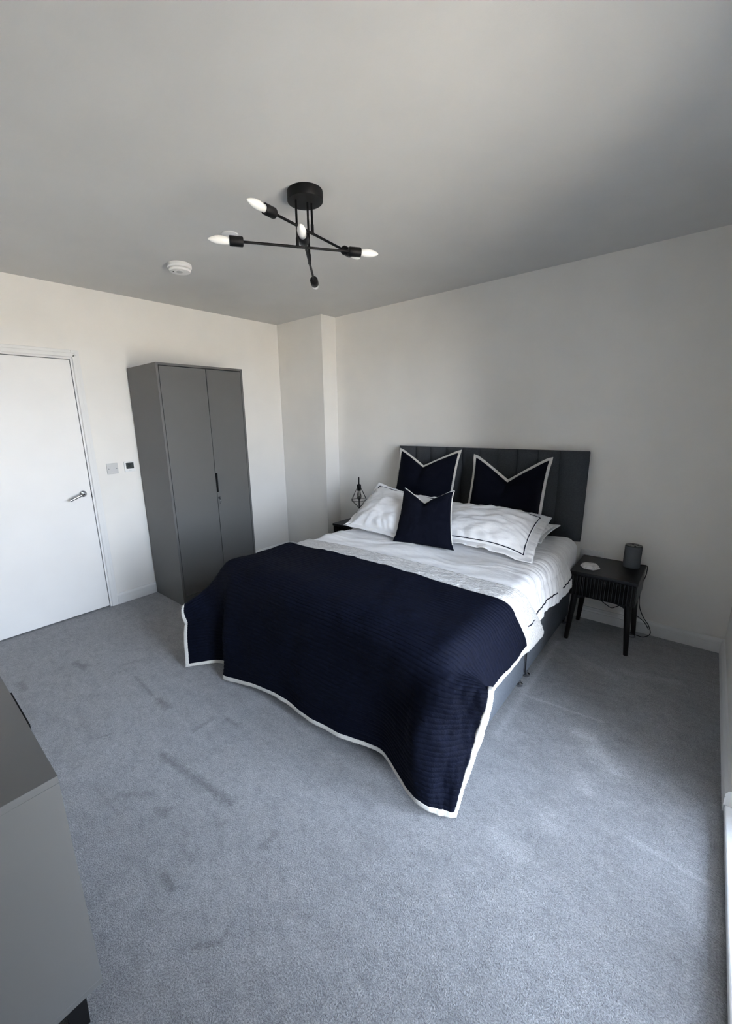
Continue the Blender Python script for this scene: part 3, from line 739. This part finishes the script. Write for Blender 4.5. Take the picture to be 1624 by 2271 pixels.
# ------------------------------------------------------------------ bedside tables
def bedside_table(x0, label, group):
    x1 = x0 + 0.380; y0, y1 = -0.432, -0.022
    t = thing('bedside_table', label, 'bedside table', ((x0 + x1) / 2, (y0 + y1) / 2, 0), group)
    MB().box(x0, x1, y0, y1, 0.478, 0.500, 0.004).build('tabletop', M['black_wood'], t)
    MB().box(x0 + 0.004, x0 + 0.020, y0 + 0.022, y1, 0.338, 0.479).box(x1 - 0.020, x1 - 0.004, y0 + 0.022, y1, 0.338, 0.479).box(x0 + 0.004, x1 - 0.004, y0 + 0.022, y1, 0.330, 0.345).box(x0 + 0.004, x1 - 0.004, y1 - 0.012, y1, 0.338, 0.479).build('carcass', M['black_wood'], t)
    d = MB().box(x0 + 0.006, x1 - 0.006, y0 + 0.010, y0 + 0.024, 0.336, 0.476, 0.001).build('drawer', M['black_wood'], t)
    n = 18; p = (x1 - x0 - 0.016) / n
    for k in range(n):
        a = x0 + 0.008 + k * p; q = [(a + 0.002, y0 + 0.012), (a + 0.004, y0 + 0.003), (a + p * 0.5, y0 - 0.001), (a + p - 0.004, y0 + 0.003), (a + p - 0.002, y0 + 0.012)]
        MB().prism(q, 0.340, 0.472, 'z').build('slat', M['black_wood'], d)
    # curved apron under the drawer, front and back
    for y in (y0 + 0.030, y1 - 0.045):
        xs = np.linspace(x0 + 0.03, x1 - 0.03, 15); u = np.abs(np.linspace(-1, 1, 15))
        poly = [(x, 0.332) for x in xs] + [(x, 0.330 - 0.005 - 0.034 * max(0, (k - 0.55) / 0.45) ** 1.3) for x, k in zip(xs[::-1], u)]
        MB().prism(poly, y, y + 0.016, 'y').build('apron', M['black_wood'], t)
    for sx in (-1, 1):
        for sy in (-1, 1):
            xb = (x0 + 0.016) if sx < 0 else (x1 - 0.016); yb = (y0 + 0.026) if sy < 0 else (y1 - 0.045)
            xt = xb - sx * 0.024; yt = yb - sy * 0.014
            autosmooth(MB().tube([(xb, yb, 0.0), (xt, yt, 0.333)], [0.0135, 0.0205], 16).build('leg', M['black_wood'], t), 50)
    return t
bedside_table(3.088, 'black bedside table with a ribbed drawer carrying the grey speaker', 'black bedside tables')
bedside_table(0.940, 'black bedside table carrying the wire cage lamp', 'black bedside tables')

def build_table_things():
    # cylinder loudspeaker
    x, y, z = 3.390, -0.115, 0.5
    s = thing('smart_speaker', 'grey fabric cylinder speaker on the black bedside table', 'speaker', (x, y, z))
    autosmooth(MB().lathe([(0.046, 0), (0.049, 0.003), (0.049, 0.144), (0.0475, 0.148)], (x, y, z), n=48).build('body', M['speaker'], s), 40)
    autosmooth(MB().lathe([(0.0485, 0), (0.0485, 0.004), (0.044, 0.006), (0.038, 0.0045)], (x, y, z + 0.146), n=48).build('top_ring', M['lcd'], s), 40)
    for a in range(4):
        t = a * math.pi / 2 + 0.4
        MB().lathe([(0.006, 0), (0.006, 0.0012)], (x + 0.022 * math.cos(t), y + 0.022 * math.sin(t), z + 0.150), n=14).build('button', M['lcd_ink'], s)
    # marble hexagon
    cx, cy, r = 3.182, -0.300, 0.060
    prof = [(r * 0.9, 0), (r, 0.006), (r * 0.80, 0.024), (r * 0.0, 0.0245)]
    h = MB().lathe([(a, b) for a, b in prof], (cx, cy, 0.5), n=6, cap=False).build('stone_coaster', M['marble'])
    tag(h, 'faceted white marble hexagon block on the black bedside table', 'coaster')
    # cable of the speaker: over the back corner, down the wall, along the floor and up to the socket
    def cab(pts, n=80):
        P = np.array(pts); k = np.concatenate([[0], np.cumsum(np.linalg.norm(np.diff(P, axis=0), axis=1))])
        return crom(k, P, np.linspace(0, k[-1], n)).tolist()
    path = [(3.425, -0.085, 0.506), (3.45, -0.05, 0.5055), (3.470, -0.030, 0.497), (3.474, -0.030, 0.45), (3.458, -0.028, 0.36), (3.454, -0.028, 0.28), (3.462, -0.030, 0.20), (3.492, -0.035, 0.13), (3.532, -0.045, 0.075),
            (3.545, -0.065, 0.030), (3.515, -0.085, 0.007), (3.455, -0.085, 0.005), (3.425, -0.105, 0.005), (3.440, -0.135, 0.005), (3.468, -0.120, 0.006), (3.455, -0.090, 0.010), (3.425, -0.075, 0.012)]
    c = MB().tube(cab(path, 150), 0.0026, 8).build('power_cable', M['black_cable'], None, True)
    tag(c, 'thin black cable falling from the speaker down the wall to the carpet', 'cable')
    path = [(3.532, -0.040, 0.050), (3.505, -0.032, 0.090), (3.465, -0.028, 0.118), (3.42, -0.026, 0.142), (3.375, -0.035, 0.185), (3.340, -0.050, 0.172), (3.305, -0.055, 0.150), (3.270, -0.052, 0.164), (3.228, -0.045, 0.190), (3.205, -0.030, 0.27), (3.197, -0.016, 0.40), (3.195, -0.014, 0.49)]
    c = MB().tube(cab(path, 90), 0.0026, 8).build('power_cable', M['black_cable'], None, True)
    tag(c, 'thin black cable looping beneath the bedside table up to the wall socket', 'cable')
    # double wall socket peeping over the table
    w = thing('wall_socket', 'white double wall socket just above the black bedside table', 'socket', (3.135, 0, 0.50))
    MB().box(3.062, 3.209, -0.010, 0.0, 0.452, 0.538, 0.003).build('plate', M['white_plastic'], w)
    for x in (3.10, 3.171):
        MB().box(x - 0.022, x + 0.022, -0.012, -0.009, 0.461, 0.500, 0.001).build('outlet', M['grey_plastic'], w)
        MB().box(x - 0.006, x + 0.006, -0.014, -0.009, 0.510, 0.528, 0.001).build('rocker', M['white_plastic'], w)
build_table_things()

def build_table_lamp():
    x, y, z = 1.105, -0.205, 0.5
    l = thing('table_lamp', 'black wire cage lamp with a hooked stem on the bedside table', 'lamp', (x, y, z))
    autosmooth(MB().lathe([(0.052, 0), (0.054, 0.003), (0.054, 0.034), (0.051, 0.038)], (x, y, z), n=40).build('base', M['black_metal'], l), 40)
    dx, dy = 0.632, -0.775                               # the hook reaches out towards the room
    pts = [(x, y, z + 0.036), (x, y, z + 0.40)]
    hook = [(x + dx * (0.034 - 0.034 * math.cos(a)), y + dy * (0.034 - 0.034 * math.cos(a)), z + 0.415 + 0.034 * math.sin(a)) for a in np.linspace(0, math.pi, 14)]
    bx, by = x + dx * 0.068, y + dy * 0.068
    MB().tube(pts + hook + [(bx, by, z + 0.385)], 0.0058, 10).build('stem', M['black_metal'], l, True)
    autosmooth(MB().lathe([(0.008, 0), (0.019, -0.006), (0.021, -0.02), (0.019, -0.065)], (bx, by, z + 0.390), n=24).build('lamp_holder', M['black_metal'], l), 40)
    b = MB().lathe([(0.013, 0), (0.014, -0.02), (0.022, -0.05), (0.023, -0.07), (0.016, -0.09), (0.0, -0.098)], (bx, by, z + 0.330), n=24, cap=False).build('bulb', M['bulb_glass'], l, True)
    MB().lathe([(0.0045, 0), (0.0045, -0.055)], (bx, by, z + 0.325), n=10).build('filament', M['opal'], b)
    cage = MB(); n = 6
    R0, z0, R1, z1, z2 = 0.022, z + 0.352, 0.084, z + 0.232, z + 0.150
    ring0 = [(bx + R0 * math.cos(2 * math.pi * k / n), by + R0 * math.sin(2 * math.pi * k / n), z0) for k in range(n)]
    ring1 = [(bx + R1 * math.cos(2 * math.pi * k / n + 0.2), by + R1 * math.sin(2 * math.pi * k / n + 0.2), z1) for k in range(n)]
    for k in range(n):
        cage.tube([ring0[k], ring1[k]], 0.0019, 6).tube([ring1[k], ring1[(k + 1) % n]], 0.0019, 6).tube([ring1[k], (bx, by, z2)], 0.0019, 6).tube([ring0[k], ring0[(k + 1) % n]], 0.0019, 6)
    cage.build('wire_cage', M['black_metal'], l)
build_table_lamp()

# ------------------------------------------------------------------ wardrobe
def build_wardrobe():
    y0, y1, d, h = -1.831, -1.071, 0.516, 1.952; th = 0.018
    w = thing('wardrobe', 'tall grey two-door wardrobe with a black handle, beside the white door', 'wardrobe', (d / 2, (y0 + y1) / 2, 0))
    xb = 0.018
    for a in (y0, y1 - th): MB().box(xb, d, a, a + th, 0, h, 0.001).build('side_panel', M['grey_lam'], w)
    MB().box(xb, d, y0 + th, y1 - th, h - th, h, 0.001).build('top_panel', M['grey_lam'], w)
    MB().box(xb, d - 0.02, y0 + th, y1 - th, 0.078, 0.094).build('bottom_panel', M['grey_lam'], w)
    MB().box(xb, xb + 0.006, y0 + th, y1 - th, 0.078, h - th).build('back_panel', M['grey_lam'], w)
    MB().box(d - 0.022, d - 0.004, y0 + th, y1 - th, 0, 0.078).build('plinth', M['grey_lam'], w)
    ym = -1.4225; g = 0.0045; zt = h - th - 0.005; zb = 0.084
    # the door nearer the white door is plain, the other is cut away behind its black finger pull
    MB().box(d - 0.020, d - 0.001, y0 + th + 0.004, ym - g / 2, zb, zt, 0.0008).build('door', M['grey_lam'], w)
    hz0, hz1, hw = 0.918, 1.083, 0.018
    poly = [(ym + g / 2, zb), (y1 - th - 0.004, zb), (y1 - th - 0.004, zt), (ym + g / 2, zt), (ym + g / 2, hz1), (ym + g / 2 + hw, hz1), (ym + g / 2 + hw, hz0), (ym + g / 2, hz0)]
    dr = MB().prism(poly, d - 0.020, d - 0.001, 'x').build('door', M['grey_lam'], w)
    MB().box(d - 0.024, d - 0.010, ym + g / 2, ym + g / 2 + hw, hz0, hz1).build('finger_pull', M['lcd_ink'], dr)
    k = MB().lathe([(0.011, 0), (0.011, 0.004)], (d - 0.002, ym + 0.016, 0.868), (1, 0, 0), 20)
    k.box(d + 0.002, d + 0.010, ym + 0.0145, ym + 0.0175, 0.858, 0.878).box(d + 0.010, d + 0.024, ym + 0.014, ym + 0.018, 0.856, 0.880, 0.001)
    k.build('lock_key', M['chrome'], dr)
    t = MB().tube([(d + 0.017, ym + 0.016, 0.858), (d + 0.018, ym + 0.010, 0.838), (d + 0.010, ym + 0.014, 0.818), (d + 0.016, ym + 0.022, 0.838), (d + 0.017, ym + 0.017, 0.857)], 0.0016, 6)
    t.build('key_ring', M['chrome'], dr, True)
build_wardrobe()

def build_chest():
    x1, yf, h, th = 2.668, -3.203, 0.750, 0.019; x0 = x1 - 0.80; yb = -3.62; zb = 0.100
    c = thing('chest_of_drawers', 'grey chest of drawers with a black handle, opposite the bed', 'chest of drawers', ((x0 + x1) / 2, (yf + yb) / 2, 0))
    MB().box(x0, x1, yb, yf, h - th, h, 0.001).build('top_panel', M['grey_lam'], c)
    for a in (x0, x1 - th): MB().box(a, a + th, yb, yf - 0.0, zb + th, h - th).build('side_panel', M['grey_lam'], c)
    MB().box(x0, x1, yb, yf, zb, zb + th, 0.001).build('bottom_panel', M['grey_lam'], c)
    MB().box(x0 + th, x1 - th, yb, yb + 0.006, zb + th, h - th).build('back_panel', M['grey_lam'], c)
    zs = np.linspace(zb + th + 0.003, h - th - 0.001, 4)
    for k, (a, b) in enumerate(zip(zs[:-1], zs[1:])):
        d = MB().box(x0 + th + 0.003, x1 - th - 0.003, yf - 0.019, yf - 0.001, a + 0.001, b - 0.003, 0.0008).build('drawer', M['grey_lam'], c)
        MB().box(2.205, 2.412, yf - 0.008, yf + 0.0045, b - 0.022, b - 0.002 if k < 2 else h - 0.004, 0.001).build('handle', M['lcd_ink'], d)
    for x in (x0 + 0.05, x1 - 0.030):
        for y in (yb + 0.05, yf - 0.060):
            MB().frustum((x, y, 0.0), 0.019, (x, y, zb + 0.001), 0.022).build('leg', M['black_metal'], c)
build_chest()

# ------------------------------------------------------------------ ceiling light and ceiling fittings
def build_ceiling_light():
    cx, cy = 2.163, -1.848
    l = thing('ceiling_light', 'black ceiling light with three crossed arms and six white candle bulbs', 'ceiling light', (cx, cy, H))
    autosmooth(MB().lathe([(0.079, 0), (0.080, -0.003), (0.080, -0.037), (0.078, -0.040), (0.0, -0.0402)], (cx, cy, H), n=56, cap=False).build('canopy', M['black_metal'], l), 40)
    arms = [((1.938, -2.208), (2.350, -1.569), 2.280), ((2.208, -2.215), (2.136, -1.422), 2.345), ((2.433, -2.150), (1.899, -1.526), 2.220)]
    for (ax, ay), (bx, by), z in arms:
        mx, my = (ax + bx) / 2, (ay + by) / 2; L = math.hypot(bx - ax, by - ay); ux, uy = (bx - ax) / L, (by - ay) / L
        # the stem drops from the canopy to the point of the arm closest to its axis
        sx, sy = mx, my; r = math.hypot(mx - cx, my - cy)
        s = MB().tube([(sx, sy, H - 0.030), (sx, sy, z + 0.004)], 0.0052, 12)
        s.lathe([(0.0072, 0), (0.0072, 0.040), (0.0056, 0.043)], (sx, sy, z - 0.004), n=16)
        autosmooth(s.build('stem', M['black_metal'], l), 40)
        hl = 0.390
        autosmooth(MB().tube([(mx - ux * (hl - 0.14), my - uy * (hl - 0.14), z), (mx + ux * (hl - 0.14), my + uy * (hl - 0.14), z)], 0.0056, 12).build('arm', M['black_metal'], l), 40)
        for sg in (-1, 1):
            dx, dy = ux * sg, uy * sg; o = (mx + dx * (hl - 0.150), my + dy * (hl - 0.150), z)
            autosmooth(MB().lathe([(0.007, 0), (0.018, 0.0015), (0.0205, 0.006), (0.0205, 0.058), (0.0190, 0.060), (0.013, 0.0595)], o, (dx, dy, 0), 32).build('lamp_holder', M['black_metal'], l), 40)
            prof = [(0.0145, 0.052), (0.0150, 0.075), (0.0158, 0.077), (0.0176, 0.092), (0.0172, 0.105), (0.0150, 0.120), (0.0105, 0.135), (0.0050, 0.146), (0.0008, 0.150)]
            MB().lathe(prof, o, (dx, dy, 0), 28).build('bulb', M['opal'], l, True)
build_ceiling_light()

def build_ceiling_fittings():
    x, y = 0.945, -1.800
    s = thing('smoke_alarm', 'round white smoke alarm on the ceiling', 'smoke alarm', (x, y, H))
    autosmooth(MB().lathe([(0.070, 0), (0.074, -0.002), (0.075, -0.020), (0.070, -0.026)], (x, y, H), n=48).build('base', M['white_plastic'], s), 40)
    autosmooth(MB().lathe([(0.062, -0.024), (0.062, -0.034), (0.059, -0.0345)], (x, y, H), n=48).build('vent_ring', M['grey_plastic'], s), 40)
    autosmooth(MB().lathe([(0.066, -0.033), (0.067, -0.036), (0.062, -0.045), (0.030, -0.049), (0.0, -0.050)], (x, y, H), n=48, cap=False).build('cover', M['white_plastic'], s), 40)
    autosmooth(MB().lathe([(0.020, -0.047), (0.020, -0.0515), (0.0, -0.053)], (x + 0.01, y - 0.01, H), n=28, cap=False).build('test_button', M['grey_plastic'], s), 40)
    MB().lathe([(0.004, -0.046), (0.004, -0.0505)], (x - 0.012, y - 0.040, H), n=12).build('indicator', M['lcd_ink'], s)
    x, y = 1.556, -1.830
    d = thing('sprinkler_cover', 'flat round white cover plate on the ceiling behind a lamp bulb', 'cover plate', (x, y, H))
    autosmooth(MB().lathe([(0.044, 0), (0.044, -0.004), (0.041, -0.0065), (0.0, -0.008)], (x, y, H), n=40, cap=False).build('disc', M['white_plastic'], d), 40)
    autosmooth(MB().lathe([(0.047, 0), (0.047, -0.0015), (0.043, -0.0016)], (x, y, H), n=40, cap=False).build('rim', M['grey_plastic'], d), 40)
build_ceiling_fittings()

def flat_text(txt, size, loc, mat, parent, name):
    cu = bpy.data.curves.new(name, 'FONT'); cu.body = txt; cu.size = size; cu.extrude = 0.0003; cu.align_x = 'CENTER'; cu.align_y = 'CENTER'
    t = bpy.data.objects.new(name, cu); C.objects.link(t)
    me = bpy.data.meshes.new_from_object(t.evaluated_get(bpy.context.evaluated_depsgraph_get())); C.objects.unlink(t); bpy.data.objects.remove(t)
    v = np.array([q.co[:] for q in me.vertices]); f = [list(q.vertices) for q in me.polygons]
    # text x runs along world +y on the door wall, text y up
    V = np.stack([loc[0] + v[:, 2], loc[1] + v[:, 0], loc[2] + v[:, 1]], 1)
    return obj(name, V, f, mat, parent)

def build_wall_fittings():
    y, z = -2.048, 1.158
    s = thing('outlet_plate', 'pale grey square wall plate with two screws beside the door', 'wall plate', (0, y, z))
    MB().box(0, 0.009, y - 0.043, y + 0.043, z - 0.043, z + 0.043, 0.002).build('plate', M['grey_plastic'], s)
    autosmooth(MB().lathe([(0.0165, 0.0085), (0.0165, 0.0098), (0.015, 0.0102), (0.0, 0.0102)], (0, y, z), (1, 0, 0), 32, False).build('boss', M['grey_plastic'], s), 40)
    for k in (-1, 1):
        autosmooth(MB().lathe([(0.0038, 0.0085), (0.0038, 0.0098), (0.0, 0.0102)], (0, y + k * 0.030, z), (1, 0, 0), 16, False).build('screw', M['chrome'], s), 40)
    y, z = -1.913, 1.162
    t = thing('thermostat', 'white wall thermostat with a dark display beside the wardrobe', 'thermostat', (0, y, z))
    MB().box(0, 0.016, y - 0.043, y + 0.043, z - 0.043, z + 0.043, 0.003).build('case', M['white_plastic'], t)
    MB().box(0.012, 0.0166, y - 0.031, y + 0.031, z - 0.017, z + 0.033, 0.0005).build('display', M['lcd'], t)
    flat_text('20', 0.026, (0.0168, y - 0.004, z + 0.008), M['lcd_ink'], t, 'digits')
    MB().box(0.0155, 0.0163, y - 0.012, y + 0.010, z - 0.0335, z - 0.0305).build('marking', M['grey_plastic'], t)
build_wall_fittings()
